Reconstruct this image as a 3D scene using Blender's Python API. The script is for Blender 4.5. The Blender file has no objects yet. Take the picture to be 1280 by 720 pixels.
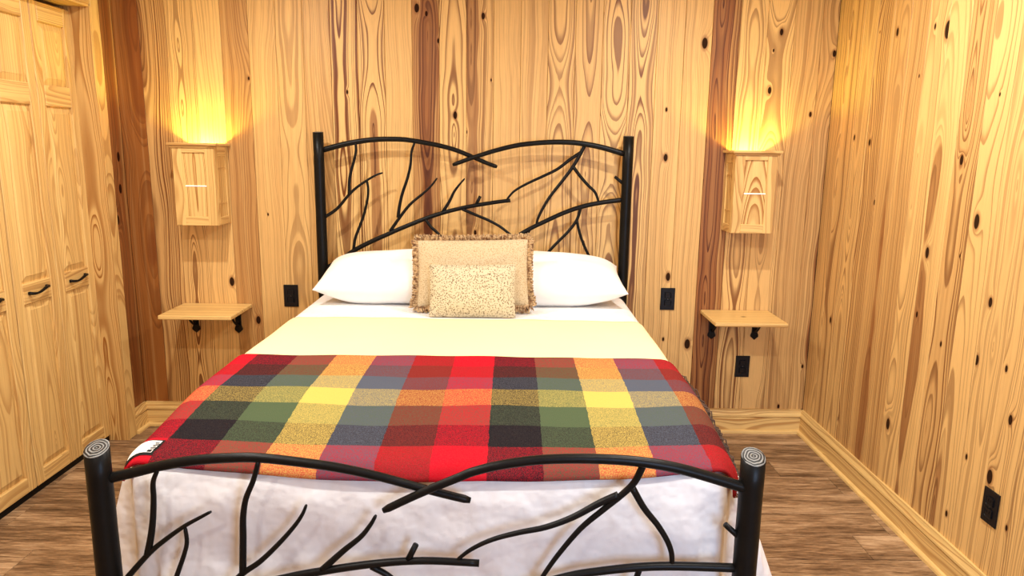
import bpy, bmesh, math, random
from mathutils import Vector, Matrix

# ------------------------------------------------------------------ camera, light, exposure
scene = bpy.context.scene
COL = scene.collection
F_PX, PITCH, YAW, ROLL = 901.6, 0.1922, 0.0016, 0.0134
CAM = Vector((0.2007, -3.8481, 1.5585))
FW = Vector((math.sin(YAW) * math.cos(PITCH), math.cos(YAW) * math.cos(PITCH), -math.sin(PITCH)))
_r = Vector((math.cos(YAW), -math.sin(YAW), 0)); _u = _r.cross(FW)
RT = _r * math.cos(ROLL) + _u * math.sin(ROLL)
UP = _u * math.cos(ROLL) - _r * math.sin(ROLL)
cam_data = bpy.data.cameras.new('camera')
cam_data.sensor_width = 36.0; cam_data.lens = F_PX / 1280 * 36.0
cam_data.clip_start = 0.02
cam = bpy.data.objects.new('camera', cam_data); COL.objects.link(cam)
M3 = Matrix((RT, UP, -FW)).transposed()
cam.matrix_world = Matrix.Translation(CAM) @ M3.to_4x4()
scene.camera = cam

vs = scene.view_settings
vs.view_transform = 'Standard'; vs.look = 'None'; vs.gamma = 1.0; vs.use_curve_mapping = False
vs.exposure = -0.62

world = bpy.data.worlds.new('world'); scene.world = world; world.use_nodes = True
world.node_tree.nodes['Background'].inputs[0].default_value = (0.62, 0.75, 1.0, 1)
world.node_tree.nodes['Background'].inputs[1].default_value = 1.0

CEIL_Z = 2.5
FRONT_Y = -4.75
def area(name, loc, power, color, size, shape='DISK', rot=(0, 0, 0), size_y=None, spread=None):
    d = bpy.data.lights.new(name, 'AREA'); d.energy = power; d.color = color; d.shape = shape; d.size = size
    if size_y: d.size_y = size_y
    if spread: d.spread = spread
    o = bpy.data.objects.new(name, d); COL.objects.link(o); o.location = loc; o.rotation_euler = rot
    return o
WARM = (1.0, 0.95, 0.88)
for x, y, p in ((-1.08, -1.25, 42), (1.08, -1.25, 42), (-0.85, -2.6, 36), (0.95, -2.6, 34), (-0.85, -3.8, 17), (0.95, -3.8, 6)):
    area('ceiling_downlight', (x, y, CEIL_Z - 0.012), p, WARM, 0.075)
# daylight coming in through the window of the front wall, behind the camera on the right
area('window_daylight', (1.25, FRONT_Y + 0.03, 1.35), 75, (0.45, 0.66, 1.0), 0.8, 'RECTANGLE', (math.radians(90), 0, 0), 1.1)

# ------------------------------------------------------------------ helpers
def ray(px, py):
    return (FW + RT * ((px - 640) / F_PX) - UP * ((py - 360) / F_PX))
def on_y(px, py, y):
    d = ray(px, py); return CAM + d * ((y - CAM.y) / d.y)
def on_x(px, py, x):
    d = ray(px, py); return CAM + d * ((x - CAM.x) / d.x)
def on_z(px, py, z):
    d = ray(px, py); return CAM + d * ((z - CAM.z) / d.z)

def lin(r, g, b, a=1.0):
    def f(c):
        c /= 255.0
        return c / 12.92 if c <= 0.04045 else ((c + 0.055) / 1.055) ** 2.4
    return (f(r), f(g), f(b), a)

def link(o, parent=None):
    COL.objects.link(o)
    if parent is not None: o.parent = parent
    return o
def tag(o, label=None, cat=None, group=None, kind=None):
    if label: o['label'] = label
    if cat: o['category'] = cat
    if group: o['group'] = group
    if kind: o['kind'] = kind
    return o
def empty(name, loc=(0, 0, 0), parent=None):
    o = bpy.data.objects.new(name, None); o.empty_display_size = 0.1
    link(o, parent); o.location = loc
    return o
def mesh_of(name, bm, mat=None, smooth=False):
    me = bpy.data.meshes.new(name); bm.normal_update(); bm.to_mesh(me); bm.free()
    if mat: me.materials.append(mat)
    if smooth:
        for p in me.polygons: p.use_smooth = True
    return me
def obj(name, bm, mat, parent=None, loc=(0, 0, 0), smooth=False, rot=None):
    o = bpy.data.objects.new(name, mesh_of(name, bm, mat, smooth)); link(o, parent)
    o.location = loc
    if rot: o.rotation_euler = rot
    return o
def box_bm(sx, sy, sz, bevel=0.0, c=(0, 0, 0), seg=1):
    bm = bmesh.new()
    bmesh.ops.create_cube(bm, size=1.0)
    for v in bm.verts: v.co = Vector((v.co.x * sx + c[0], v.co.y * sy + c[1], v.co.z * sz + c[2]))
    if bevel > 0:
        bmesh.ops.bevel(bm, geom=bm.edges[:], offset=bevel, segments=seg, affect='EDGES', profile=0.5)
    return bm
def span_box(name, lo, hi, mat, parent=None, bevel=0.0, seg=1):
    """box between two corners; its origin sits at its centre so the grain is its own"""
    c = [(a + b) / 2 for a, b in zip(lo, hi)]
    s = [abs(b - a) for a, b in zip(lo, hi)]
    off = parent_world(parent)
    return obj(name, box_bm(*s, bevel, seg=seg), mat, parent, Vector(c) - off)
def parent_world(p):
    v = Vector((0, 0, 0))
    while p is not None:
        v += p.location; p = p.parent
    return v
def prism_bm(profile, length):
    """profile [(y,z)...] extruded along x, centred"""
    bm = bmesh.new()
    a = [bm.verts.new((-length / 2, y, z)) for y, z in profile]
    b = [bm.verts.new((length / 2, y, z)) for y, z in profile]
    n = len(profile)
    for i in range(n):
        bm.faces.new((a[i], a[(i + 1) % n], b[(i + 1) % n], b[i]))
    bm.faces.new(a[::-1]); bm.faces.new(b)
    bmesh.ops.recalc_face_normals(bm, faces=bm.faces[:])
    return bm
def catmull(pts, n=5):
    P = [Vector(p) for p in pts]
    if len(P) < 3: return P
    out = []
    Q = [P[0] * 2 - P[1]] + P + [P[-1] * 2 - P[-2]]
    for i in range(1, len(Q) - 2):
        p0, p1, p2, p3 = Q[i - 1:i + 3]
        for k in range(n):
            t = k / n
            out.append(0.5 * ((2 * p1) + (p2 - p0) * t + (2 * p0 - 5 * p1 + 4 * p2 - p3) * t * t + (3 * p1 - p0 - 3 * p2 + p3) * t ** 3))
    out.append(P[-1].copy())
    return out
def tube_into(bm, pts, radii, sides=10):
    P = [Vector(p) for p in pts]; n = len(P)
    rings = []
    ref = Vector((0.13, 1, 0.07)).normalized()
    for i, p in enumerate(P):
        t = (P[min(i + 1, n - 1)] - P[max(i - 1, 0)]).normalized()
        a = t.cross(ref)
        if a.length < 1e-3: a = t.cross(Vector((1, 0, 0)))
        a.normalize(); b = t.cross(a).normalized()
        r = radii[i] if isinstance(radii, (list, tuple)) else radii
        rings.append([bm.verts.new(p + (a * math.cos(2 * math.pi * k / sides) + b * math.sin(2 * math.pi * k / sides)) * r) for k in range(sides)])
    for i in range(n - 1):
        for k in range(sides):
            bm.faces.new((rings[i][k], rings[i][(k + 1) % sides], rings[i + 1][(k + 1) % sides], rings[i + 1][k]))
    bm.faces.new(rings[0][::-1]); bm.faces.new(rings[-1])
    return bm
def grid_bm(nu, nv, f, closed_u=False, uv=None):
    bm = bmesh.new()
    V = [[bm.verts.new(f(i / (nu - (0 if closed_u else 1)), j / (nv - 1))) for j in range(nv)] for i in range(nu)]
    lay = bm.loops.layers.uv.new('UVMap') if uv else None
    for i in range(nu if closed_u else nu - 1):
        for j in range(nv - 1):
            i2 = (i + 1) % nu
            fc = bm.faces.new((V[i][j], V[i2][j], V[i2][j + 1], V[i][j + 1]))
            if lay:
                for lp, (a, b) in zip(fc.loops, ((i, j), (i + 1, j), (i + 1, j + 1), (i, j + 1))):
                    lp[lay].uv = uv(a / (nu - 1), b / (nv - 1))
    return bm

# ------------------------------------------------------------------ node expressions
class NX:
    def __init__(s, nt): s.nt = nt; s.n = nt.nodes; s.l = nt.links
    def m(s, op, *a, clamp=False):
        nd = s.n.new('ShaderNodeMath'); nd.operation = op; nd.use_clamp = clamp
        for i, v in enumerate(a): s.put(nd.inputs[i], v)
        return nd.outputs[0]
    def put(s, sock, v):
        if isinstance(v, bpy.types.NodeSocket): s.l.new(v, sock)
        else: sock.default_value = v
    def add(s, a, b): return s.m('ADD', a, b)
    def sub(s, a, b): return s.m('SUBTRACT', a, b)
    def mul(s, a, b): return s.m('MULTIPLY', a, b)
    def div(s, a, b): return s.m('DIVIDE', a, b)
    def vec(s, x, y, z):
        nd = s.n.new('ShaderNodeCombineXYZ')
        for i, v in enumerate((x, y, z)): s.put(nd.inputs[i], v)
        return nd.outputs[0]
    def sep(s, v):
        nd = s.n.new('ShaderNodeSeparateXYZ'); s.put(nd.inputs[0], v); return nd.outputs
    def noise(s, v, scale=1.0, detail=2.0, rough=0.5):
        nd = s.n.new('ShaderNodeTexNoise'); s.put(nd.inputs['Vector'], v)
        nd.inputs['Scale'].default_value = scale; nd.inputs['Detail'].default_value = detail; nd.inputs['Roughness'].default_value = rough
        return nd.outputs[0]
    def step(s, x, lo, hi):
        nd = s.n.new('ShaderNodeMapRange'); nd.interpolation_type = 'SMOOTHSTEP'
        s.put(nd.inputs[0], x); s.put(nd.inputs[1], lo); s.put(nd.inputs[2], hi)
        nd.inputs[3].default_value = 0; nd.inputs[4].default_value = 1
        return nd.outputs[0]
    def mix(s, f, a, b, mode='MIX'):
        nd = s.n.new('ShaderNodeMix'); nd.data_type = 'RGBA'; nd.blend_type = mode; nd.clamp_factor = True
        s.put(nd.inputs[0], f); s.put(nd.inputs[6], a); s.put(nd.inputs[7], b)
        return nd.outputs[2]
    def ramp(s, f, stops, interp='CONSTANT'):
        nd = s.n.new('ShaderNodeValToRGB'); cr = nd.color_ramp; cr.interpolation = interp
        while len(cr.elements) < len(stops): cr.elements.new(0.5)
        for e, (p, c) in zip(cr.elements, stops): e.position = p; e.color = c
        s.put(nd.inputs[0], f); return nd.outputs[0]
    def attr(s, name):
        nd = s.n.new('ShaderNodeAttribute'); nd.attribute_type = 'OBJECT'; nd.attribute_name = name; return nd.outputs['Vector']
    def coord(s, kind='Object'):
        return s.n.new('ShaderNodeTexCoord').outputs[kind]
    def dot(s, a, b):
        nd = s.n.new('ShaderNodeVectorMath'); nd.operation = 'DOT_PRODUCT'
        s.put(nd.inputs[0], a); s.put(nd.inputs[1], b); return nd.outputs['Value']
    def bump(s, h, strength=0.2, dist=0.005):
        nd = s.n.new('ShaderNodeBump'); nd.inputs['Strength'].default_value = strength; nd.inputs['Distance'].default_value = dist
        s.put(nd.inputs['Height'], h); return nd.outputs[0]
def material(name, rough=0.5, metallic=0.0, spec=0.5, color=None):
    m = bpy.data.materials.new(name); m.use_nodes = True
    b = m.node_tree.nodes['Principled BSDF']
    b.inputs['Roughness'].default_value = rough; b.inputs['Metallic'].default_value = metallic
    b.inputs['Specular IOR Level'].default_value = spec
    if color: b.inputs['Base Color'].default_value = color
    return m, b, NX(m.node_tree)

def pine_material(name, pale, late, brown, heartc, rough=0.45, freq=46.0):
    m, b, x = material(name, rough, spec=0.35)
    P = x.coord('Object'); ga = x.attr('w_axis')
    inv = x.n.new('ShaderNodeVectorMath'); inv.operation = 'SUBTRACT'; inv.inputs[0].default_value = (1, 1, 1); x.l.new(ga, inv.inputs[1])
    al = x.dot(P, ga); ac = x.dot(P, inv.outputs[0])
    x0, d0, seed = x.sep(x.attr('w_grain'))[:3]
    tone, heart, contrast = x.sep(x.attr('w_look'))[:3]
    ls = x.add(al, x.mul(seed, 17.3))
    n1 = x.noise(x.vec(seed, x.mul(seed, 3.7), ls), 0.85, 2.0, 0.5)
    n2 = x.noise(x.vec(x.mul(ac, 7.0), seed, x.mul(ls, 1.5)), 1.0, 2.0, 0.5)
    n3 = x.noise(x.vec(x.mul(ac, 30.0), seed, x.mul(ls, 3.0)), 1.0, 2.0, 0.5)
    d = x.add(d0, x.mul(x.sub(n1, 0.5), 0.30))
    a = x.add(x.sub(ac, x0), x.mul(x.sub(n2, 0.5), 0.048))
    r = x.m('SQRT', x.add(x.mul(a, a), x.mul(d, d)))
    r = x.add(r, x.mul(x.sub(n3, 0.5), 0.004))
    core = None; halo = None
    for i in range(4):
        kx, kz, kr = x.sep(x.attr('w_knot%d' % i))[:3]
        on = x.m('GREATER_THAN', kr, 0.0005); k = x.m('MAXIMUM', kr, 0.0005)
        dx = x.sub(ac, kx); dz = x.sub(al, kz)
        wob = x.mul(x.sub(n3, 0.5), x.mul(k, 0.5)); dx = x.add(dx, wob)
        q1 = x.div(dx, x.mul(k, 2.0)); q2 = x.div(dz, x.mul(k, 4.6))
        q = x.add(x.mul(q1, q1), x.mul(q2, q2))
        g = x.mul(x.m('EXPONENT', x.mul(q, -1.0)), on)
        r = x.add(r, x.mul(g, x.mul(k, 2.0)))
        c1 = x.div(dx, k); c2 = x.div(dz, x.mul(k, 1.9))
        cq = x.add(x.mul(c1, c1), x.mul(c2, c2))
        cm = x.mul(x.sub(1.0, x.step(cq, 0.8, 1.3)), on)
        hm = x.mul(x.sub(1.0, x.step(cq, 1.0, 3.4)), on)
        core = cm if core is None else x.m('MAXIMUM', core, cm)
        halo = hm if halo is None else x.m('MAXIMUM', halo, hm)
    spac = x.noise(x.vec(x.mul(r, 38.0), seed, 0.0), 1.0, 1.0, 0.5)
    ph = x.m('FRACT', x.add(x.mul(r, x.mul(freq, x.add(0.75, x.m('FRACT', x.mul(seed, 7.77))))), x.mul(spac, 4.5)))
    late_f = x.mul(x.step(ph, 0.34, 0.88), x.sub(1.0, x.step(ph, 0.93, 1.0)))
    vary = x.noise(x.vec(x.mul(r, 35.0), x.mul(seed, 2.0), x.mul(ls, 0.5)), 1.0, 1.0, 0.5)
    late_f = x.mul(late_f, x.add(0.25, x.mul(vary, 1.5)))
    fib = x.noise(x.vec(x.mul(ac, 420.0), seed, x.mul(ls, 9.0)), 1.0, 2.0, 0.6)
    streak = x.noise(x.vec(x.mul(ac, 34.0), x.mul(seed, 1.9), x.mul(ls, 0.35)), 1.0, 3.0, 0.6)
    tone2 = x.add(tone, x.mul(x.sub(streak, 0.47), x.add(0.55, x.mul(tone, 0.8))))
    col = x.mix(tone2, pale, brown)
    hz = x.add(r, x.mul(x.sub(n2, 0.5), 0.05))
    hf = x.sub(1.0, x.step(hz, x.sub(heart, 0.004), x.add(heart, 0.003)))
    col = x.mix(x.mul(hf, x.add(0.40, x.mul(streak, 0.6))), col, heartc)
    col = x.mix(x.mul(late_f, contrast), col, x.mix(x.m('MAXIMUM', hf, x.mul(tone, 0.7)), late, (heartc[0] * 0.36, heartc[1] * 0.26, heartc[2] * 0.22, 1)))
    col = x.mix(x.mul(x.sub(fib, 0.5), 0.9), col, (late[0] * .6, late[1] * .6, late[2] * .6, 1))
    col = x.mix(x.mul(halo, 0.55), col, heartc)
    col = x.mix(x.mul(core, 0.96), col, (0.016, 0.006, 0.004, 1))
    x.l.new(col, b.inputs['Base Color'])
    x.l.new(x.sub(0.35, x.mul(core, 0.33)), b.inputs['Specular IOR Level'])
    x.l.new(x.bump(x.sub(x.mul(late_f, 0.3), core), 0.12, 0.002), b.inputs['Normal'])
    return m

PINE = pine_material('knotty_pine', lin(230, 188, 120), lin(112, 58, 18), lin(152, 94, 42), lin(134, 74, 32))
PINE_TRIM = pine_material('clear_pine', lin(232, 196, 126), lin(164, 106, 46), lin(178, 120, 58), lin(156, 98, 46), 0.40, 52.0)

def wood(o, axis=(0, 0, 1), x0=0.0, d0=0.05, seed=0.0, tone=0.1, heart=0.0, contrast=0.6, knots=()):
    o['w_axis'] = [float(v) for v in axis]
    o['w_grain'] = [float(x0), float(d0), float(seed)]
    o['w_look'] = [float(tone), float(heart), float(contrast)]
    for i in range(4):
        k = knots[i] if i < len(knots) else (0, 0, 0)
        o['w_knot%d' % i] = [float(v) for v in k]
    return o
RNG = random.Random(7)
def rwood(o, axis, tone=0.12, contrast=0.55, x0=None, d0=None):
    return wood(o, axis, RNG.uniform(-.12, .12) if x0 is None else x0, RNG.uniform(.02, .12) if d0 is None else d0,
                RNG.uniform(0, 9), tone + RNG.uniform(-.06, .08), 0.0, contrast)

# ------------------------------------------------------------------ other materials
def iron_material():
    m, b, x = material('black_iron', 0.38, 0.0, 0.16)
    P = x.coord('Object')
    n = x.noise(P, 26.0, 3.0, 0.6); n2 = x.noise(P, 6.0, 2.0)
    x.l.new(x.mix(n, (0.003, 0.0028, 0.0026, 1), (0.008, 0.0075, 0.007, 1)), b.inputs['Base Color'])
    x.l.new(x.bump(x.add(n, n2), 0.35, 0.003), b.inputs['Normal'])
    return m
IRON = iron_material()
def ring_material():
    m, b, x = material('grey_log_end', 0.45, 0.3, 0.5)
    P = x.coord('Object'); s = x.sep(P)
    n = x.noise(P, 45.0, 1.0)
    r = x.m('SQRT', x.add(x.mul(s[0], s[0]), x.mul(s[1], s[1])))
    t = x.m('FRACT', x.add(x.mul(r, 135.0), x.mul(n, 1.3)))
    f = x.mul(x.step(t, 0.25, 0.5), x.sub(1.0, x.step(t, 0.7, 0.95)))
    x.l.new(x.mix(f, (0.012, 0.012, 0.011, 1), (0.24, 0.24, 0.23, 1)), b.inputs['Base Color'])
    x.l.new(x.bump(f, 0.5, 0.002), b.inputs['Normal'])
    return m
LOG_END = ring_material()
def black_plastic():
    return material('black_plastic', 0.4, 0, 0.3, (0.004, 0.004, 0.006, 1))[0]
PLASTIC = black_plastic()
SLOT_AND_GAP_SHADE_BLACK = material('socket_hole_and_gap_shade', 0.6, 0, 0.2, (0.001, 0.001, 0.001, 1))[0]
SCREW = material('dull_steel', 0.4, 0.9, 0.5, (0.12, 0.12, 0.12, 1))[0]
def cloth_material(name, c1, c2, scale=5.0, bump=0.3, dist=0.01, weave=900.0):
    m, b, x = material(name, 0.9, 0, 0.15)
    b.inputs['Sheen Weight'].default_value = 0.15
    P = x.coord('Object')
    n = x.noise(P, scale, 3.0, 0.55); w = x.noise(P, weave, 1.0)
    x.l.new(x.mix(n, c1, c2), b.inputs['Base Color'])
    x.l.new(x.bump(x.add(n, x.mul(w, 0.03)), bump, dist), b.inputs['Normal'])
    return m
SHEET = cloth_material('white_cotton', lin(242, 240, 238), lin(247, 246, 244), 6.5, 0.75, 0.05)
PILLOWCASE = cloth_material('white_pillowcase', lin(246, 243, 238), lin(248, 246, 243), 7.0, 0.25, 0.012)
CREAM = cloth_material('cream_blanket', lin(244, 230, 172), lin(246, 233, 180), 4.0, 0.15, 0.01, 600)

def plaid_material():
    m, b, x = material('plaid_wool', 1.0, 0, 0.0)
    uv = x.coord('UV'); s = x.sep(uv)
    RED, BLK, GRN, YEL, BLU, RST = (lin(204, 24, 42), lin(34, 31, 36), lin(82, 98, 70), lin(222, 192, 98), lin(88, 94, 108), lin(132, 44, 40))
    nw = x.noise(x.vec(x.mul(s[0], 2.2), x.mul(s[1], 5.0), 0.0), 1.0, 2.0)
    u = x.add(s[0], x.mul(x.sub(nw, 0.5), 0.05)); v = x.add(s[1], x.mul(x.sub(nw, 0.5), 0.05))
    cu = x.m('FRACT', x.div(u, 6.0)); cv = x.m('FRACT', x.div(v, 6.0))
    sq = lambda c: tuple(v ** 0.5 for v in c[:3]) + (1.0,)
    warp = x.ramp(cu, [(i / 6.0, sq(c)) for i, c in enumerate((RED, BLK, GRN, YEL, BLU, RST))])
    weft = x.ramp(cv, [(i / 6.0, sq(c)) for i, c in enumerate((RED, RST, BLU, YEL, GRN, BLK))])
    P = x.coord('Object')
    sp = x.noise(P, 330.0, 2.0, 0.8); sp2 = x.noise(P, 700.0, 1.0, 0.6)
    f = x.step(x.add(x.mul(sp, 0.65), x.mul(sp2, 0.35)), 0.42, 0.58)
    col = x.mix(x.add(0.12, x.mul(f, 0.54)), warp, weft)
    col = x.mix(1.0, col, col, 'MULTIPLY')
    gs = x.step(x.noise(P, 520.0, 1.0, 0.6), 0.40, 0.66)
    col = x.mix(x.mul(gs, 0.12), col, lin(120, 108, 96))
    col = x.mix(x.mul(x.sub(1.0, sp2), 0.25), col, (0.0, 0.0, 0.0, 1), 'MULTIPLY')
    x.l.new(col, b.inputs['Base Color'])
    x.l.new(x.bump(x.add(sp2, sp), 0.35, 0.003), b.inputs['Normal'])
    return m
PLAID = plaid_material()
def spotted_material(name, base, spot, scale):
    m, b, x = material(name, 0.9, 0, 0.15)
    P = x.coord('Object')
    vo = x.n.new('ShaderNodeTexVoronoi'); vo.feature = 'F1'; x.l.new(P, vo.inputs['Vector']); vo.inputs['Scale'].default_value = scale
    n = x.noise(P, scale * 0.6, 1.0)
    f = x.sub(1.0, x.step(x.add(vo.outputs['Distance'], x.mul(x.sub(n, 0.5), 0.25)), 0.26, 0.42))
    x.l.new(x.mix(f, base, spot), b.inputs['Base Color'])
    x.l.new(x.bump(x.sub(1.0, f), 0.3, 0.003), b.inputs['Normal'])
    return m
SPOT_BIG = spotted_material('spotted_cream_fabric', lin(204, 184, 148), lin(168, 140, 102), 180.0)
SPOT_SMALL = spotted_material('speckled_cream_fabric', lin(208, 194, 162), lin(100, 78, 50), 150.0)
def fringe_material():
    m, b, x = material('tan_fringe', 0.95, 0, 0.1)
    P = x.coord('Object'); n = x.noise(P, 55.0, 2.0, 0.7)
    x.l.new(x.mix(x.step(n, 0.30, 0.62), lin(120, 84, 58), lin(206, 176, 134)), b.inputs['Base Color'])
    return m
FRINGE = fringe_material()
THREAD = cloth_material('dark_wool_thread', lin(40, 34, 36), lin(120, 92, 70), 60.0, 0.1, 0.002)
TAG_WHITE = cloth_material('white_satin_tag', lin(236, 234, 228), lin(242, 240, 236), 60, 0.1, 0.001)
TAG_BLACK = material('black_print', 0.8, 0, 0.2, (0.008, 0.008, 0.009, 1))[0]
def floor_material():
    m, b, x = material('brown_oak_vinyl', 0.42, 0, 0.4)
    P = x.coord('Object'); s = x.sep(P)
    seed = x.sep(x.attr('w_grain'))[2]; tone = x.sep(x.attr('w_look'))[0]
    lx = x.add(s[0], x.mul(seed, 7.0))
    n = x.noise(x.vec(x.mul(lx, 6.5), x.mul(s[1], 60.0), seed), 1.0, 5.0, 0.72)
    n2 = x.noise(x.vec(x.mul(lx, 16.0), x.mul(s[1], 190.0), seed), 1.0, 3.0, 0.7)
    n3 = x.noise(x.vec(x.mul(lx, 1.3), x.mul(s[1], 9.0), seed), 1.0, 3.0, 0.6)
    t = x.add(x.add(x.mul(n, 0.60), x.mul(n2, 0.42)), x.mul(x.sub(n3, 0.5), 0.55))
    c = x.ramp(t, [(0.32, lin(60, 42, 28)), (0.44, lin(116, 88, 62)), (0.54, lin(158, 126, 92)), (0.68, lin(206, 174, 136))], 'LINEAR')
    c = x.mix(tone, c, lin(88, 60, 38))
    x.l.new(c, b.inputs['Base Color'])
    x.l.new(x.bump(x.add(n, n2), 0.18, 0.002), b.inputs['Normal'])
    return m
FLOOR = floor_material()
DARK = material('dark_gap', 0.9, 0, 0.1, (0.012, 0.009, 0.006, 1))[0]
CEILING_MAT = cloth_material('ceiling_paint', lin(236, 228, 212), lin(238, 231, 216), 3, 0.02, 0.001)
def emitter(name, col, strength):
    m, b, x = material(name, 0.5)
    b.inputs['Base Color'].default_value = (0.9, 0.9, 0.9, 1)
    b.inputs['Emission Color'].default_value = col; b.inputs['Emission Strength'].default_value = strength
    return m
BULB = emitter('yellow_lamp', (1.0, 0.72, 0.10, 1), 6.0)
STRIP_GLOW = emitter('white_emissive_strip', (1.0, 0.97, 0.92, 1), 1.6)

# ------------------------------------------------------------------ the setting
XR, XL = 1.848, -1.842
CLOSET_X = -1.92
PITCHW = 0.139
BOARD_T = 0.018
# floor: slab with separate planks along x
floor = span_box('floor', (-2.06, FRONT_Y, -0.08), (XR + 0.02, 0.02, -0.004), DARK); tag(floor, 'brown wood-look plank floor under the bed', kind='structure')
PL_W, PL_L = 0.181, 1.22
def plank_mesh(L):
    return mesh_of('plank', box_bm(L - 0.0016, PL_W - 0.0016, 0.006, 0.0009), FLOOR)
row_joint = {5: (-1.868, None), 7: (-1.683, None)}
rr = random.Random(3)
full = plank_mesh(PL_L)
k = -6
y = -0.93 + PL_W * 5
rows = []
yy = -0.93 + PL_W * 6
while yy > FRONT_Y - 0.1:
    rows.append(yy); yy -= PL_W
joint_hints = {-0.93: -1.87, -1.111: 0.9, -1.292: -1.64}
for r_i, ytop in enumerate(rows):
    ylo = max(ytop - PL_W, FRONT_Y); yhi = min(ytop, 0.0)
    if yhi - ylo < 0.01: continue
    start = -2.05 - rr.uniform(0, PL_L)
    for hy, hx in joint_hints.items():
        if abs(ytop - hy) < 0.02: start = hx - PL_L * 2
    if abs(ytop + 1.111) < 0.02: start = on_z(1080, 686, 0).x - PL_L * 4
    if abs(ytop + 0.387) < 0.02: start = on_z(977, 597, 0).x - PL_L * 4
    xx = start
    while xx < XR:
        a, b_ = max(xx, -2.05), min(xx + PL_L, XR + 0.01)
        if b_ - a > 0.02:
            whole = (b_ - a) > PL_L - 1e-4 and (yhi - ylo) > PL_W - 1e-4
            me = full if whole else mesh_of('plank', box_bm(b_ - a - 0.0016, yhi - ylo - 0.0016, 0.006, 0.0009), FLOOR)
            o = bpy.data.objects.new('plank', me); link(o, floor)
            o.location = Vector(((a + b_) / 2, (ylo + yhi) / 2, -0.003)) - floor.location
            wood(o, (1, 0, 0), 0, 0, rr.uniform(0, 20), rr.uniform(0.0, 0.14))
        xx += PL_L

# back and right walls: a backing slab carrying separate vertical boards
wall_back = span_box('wall_back', (-2.06, BOARD_T, -0.02), (XR + 0.06, BOARD_T + 0.06, CEIL_Z), DARK)
tag(wall_back, 'knotty pine board wall behind the headboard', kind='structure')
wall_right = span_box('wall_right', (XR + BOARD_T, FRONT_Y, -0.02), (XR + BOARD_T + 0.06, BOARD_T, CEIL_Z), DARK)
tag(wall_right, 'knotty pine board wall beside the bed on the right', kind='structure')
def board_mesh(w=PITCHW):
    h = CEIL_Z
    bm = box_bm(w - 0.0012, BOARD_T, h, 0.0, (0, BOARD_T / 2, h / 2))
    es = [e for e in bm.edges if all(v.co.y < 0.001 for v in e.verts) and abs(e.verts[0].co.x - e.verts[1].co.x) < 1e-6]
    bmesh.ops.bevel(bm, geom=es, offset=0.0016, segments=1, affect='EDGES')
    return mesh_of('wall_board', bm, PINE)
BOARD = board_mesh()
# knots seen in the photograph, pixel x, pixel y, radius in pixels
KB = [(311, 98, 1.6), (335, 268, 1.4), (290, 352, 4.5), (323, 400, 4), (434, 115, 2.0), (521, 10, 4), (533, 17, 2.4), (548, 51, 2.2), (569, 144, 3.6),
      (604, 20, 3), (614, 100, 1.3), (583, 165, 1.6), (594, 291, 2.6), (833, 137, 2), (832, 197, 3.6), (881, 54, 5.0), (835, 346, 4.2),
      (859, 430, 5), (829, 424, 2), (977, 40, 3.0), (962, 113, 3.2), (967, 63, 1.6), (1013, 143, 2.4), (1043, 67, 3.0), (1003, 458, 2.0), (973, 508, 2.2),
      (460, 155, 0.0), (150, 300, 0)]
KR = [(1185, 37, 7), (1122, 40, 3.2), (1169, 33, 2.2), (1100, 40, 1), (1149, 95, 1.4), (1068, 172, 2.2), (1087, 178, 2.6), (1202, 200, 4), (1221, 277, 6),
      (1159, 316, 4.5), (1093, 253, 2.0), (1146, 393, 2.4), (1038, 400, 2.4), (1238, 378, 4), (1221, 450, 4.2), (1258, 461, 2.8), (1110, 530, 4.6),
      (1263, 525, 4.2), (1237, 596, 6), (1208, 571, 2.4), (1183, 642, 2.6), (1176, 430, 2.2), (1047, 523, 1.6), (1200, 320, 1.6), (1250, 118, 1.6), (1258, 660, 2.5)]
# back wall boards from the left corner: tone, heart radius, contrast, pith offset, pith distance
LOOK = [(1.0, 0.06, 0.40, 0.05, 0.06), (0.34, 0.05, 0.80, -0.07, 0.02), (0.00, 0.0, 0.75, -0.01, 0.03), (-0.10, 0.0, 0.30, -0.15, 0.06), (0.52, 0.0, 0.40, 0.10, 0.05),
        (0.16, 0.0, 0.25, 0.16, 0.10), (0.10, 0.0, 0.40, 0.00, 0.03), (0.22, 0.045, 0.35, 0.10, 0.04), (-0.12, 0.0, 0.85, -0.02, 0.02), (0.02, 0.024, 0.85, 0.005, 0.02),
        (0.02, 0.0, 0.25, 0.14, 0.08), (0.55, 0.05, 0.70, 0.01, 0.05), (-0.12, 0.0, 0.90, 0.005, 0.02), (0.08, 0.036, 0.6, -0.045, 0.015), (0.10, 0.0, 0.22, 0.16, 0.09),
        (0.12, 0.028, 0.3, 0.085, 0.02), (0.08, 0.0, 0.65, -0.01, 0.03), (0.10, 0.0, 0.70, 0.01, 0.03), (-0.08, 0.0, 0.80, 0.005, 0.025), (-0.08, 0.018, 0.85, 0.0, 0.015),
        (0.06, 0.0, 0.35, 0.10, 0.06), (0.08, 0.0, 0.28, -0.15, 0.07), (0.62, 0.06, 0.95, -0.02, 0.03), (-0.14, 0.0, 0.7, 0.0, 0.03), (-0.08, 0.0, 0.6, -0.01, 0.03),
        (0.22, 0.035, 0.35, 0.11, 0.03), (0.30, 0.03, 0.5, 0.05, 0.04)]
def knots_for(points, to_local, lo, hi, mid, scale):
    out = []
    for px, py, rp in points:
        if rp <= 0: continue
        s, z, pxm = to_local(px, py)
        if lo <= s < hi: out.append((s - mid, z, rp * pxm * scale))
    out.sort(key=lambda q: -q[2])
    return out[:4]
def back_local(px, py):
    p = on_y(px, py, 0.0); return p.x, p.z, (CAM.y * -1) / F_PX
def right_local(px, py):
    p = on_x(px, py, XR); return -p.y, p.z, (p - CAM).dot(FW) / F_PX * 1.0
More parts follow.
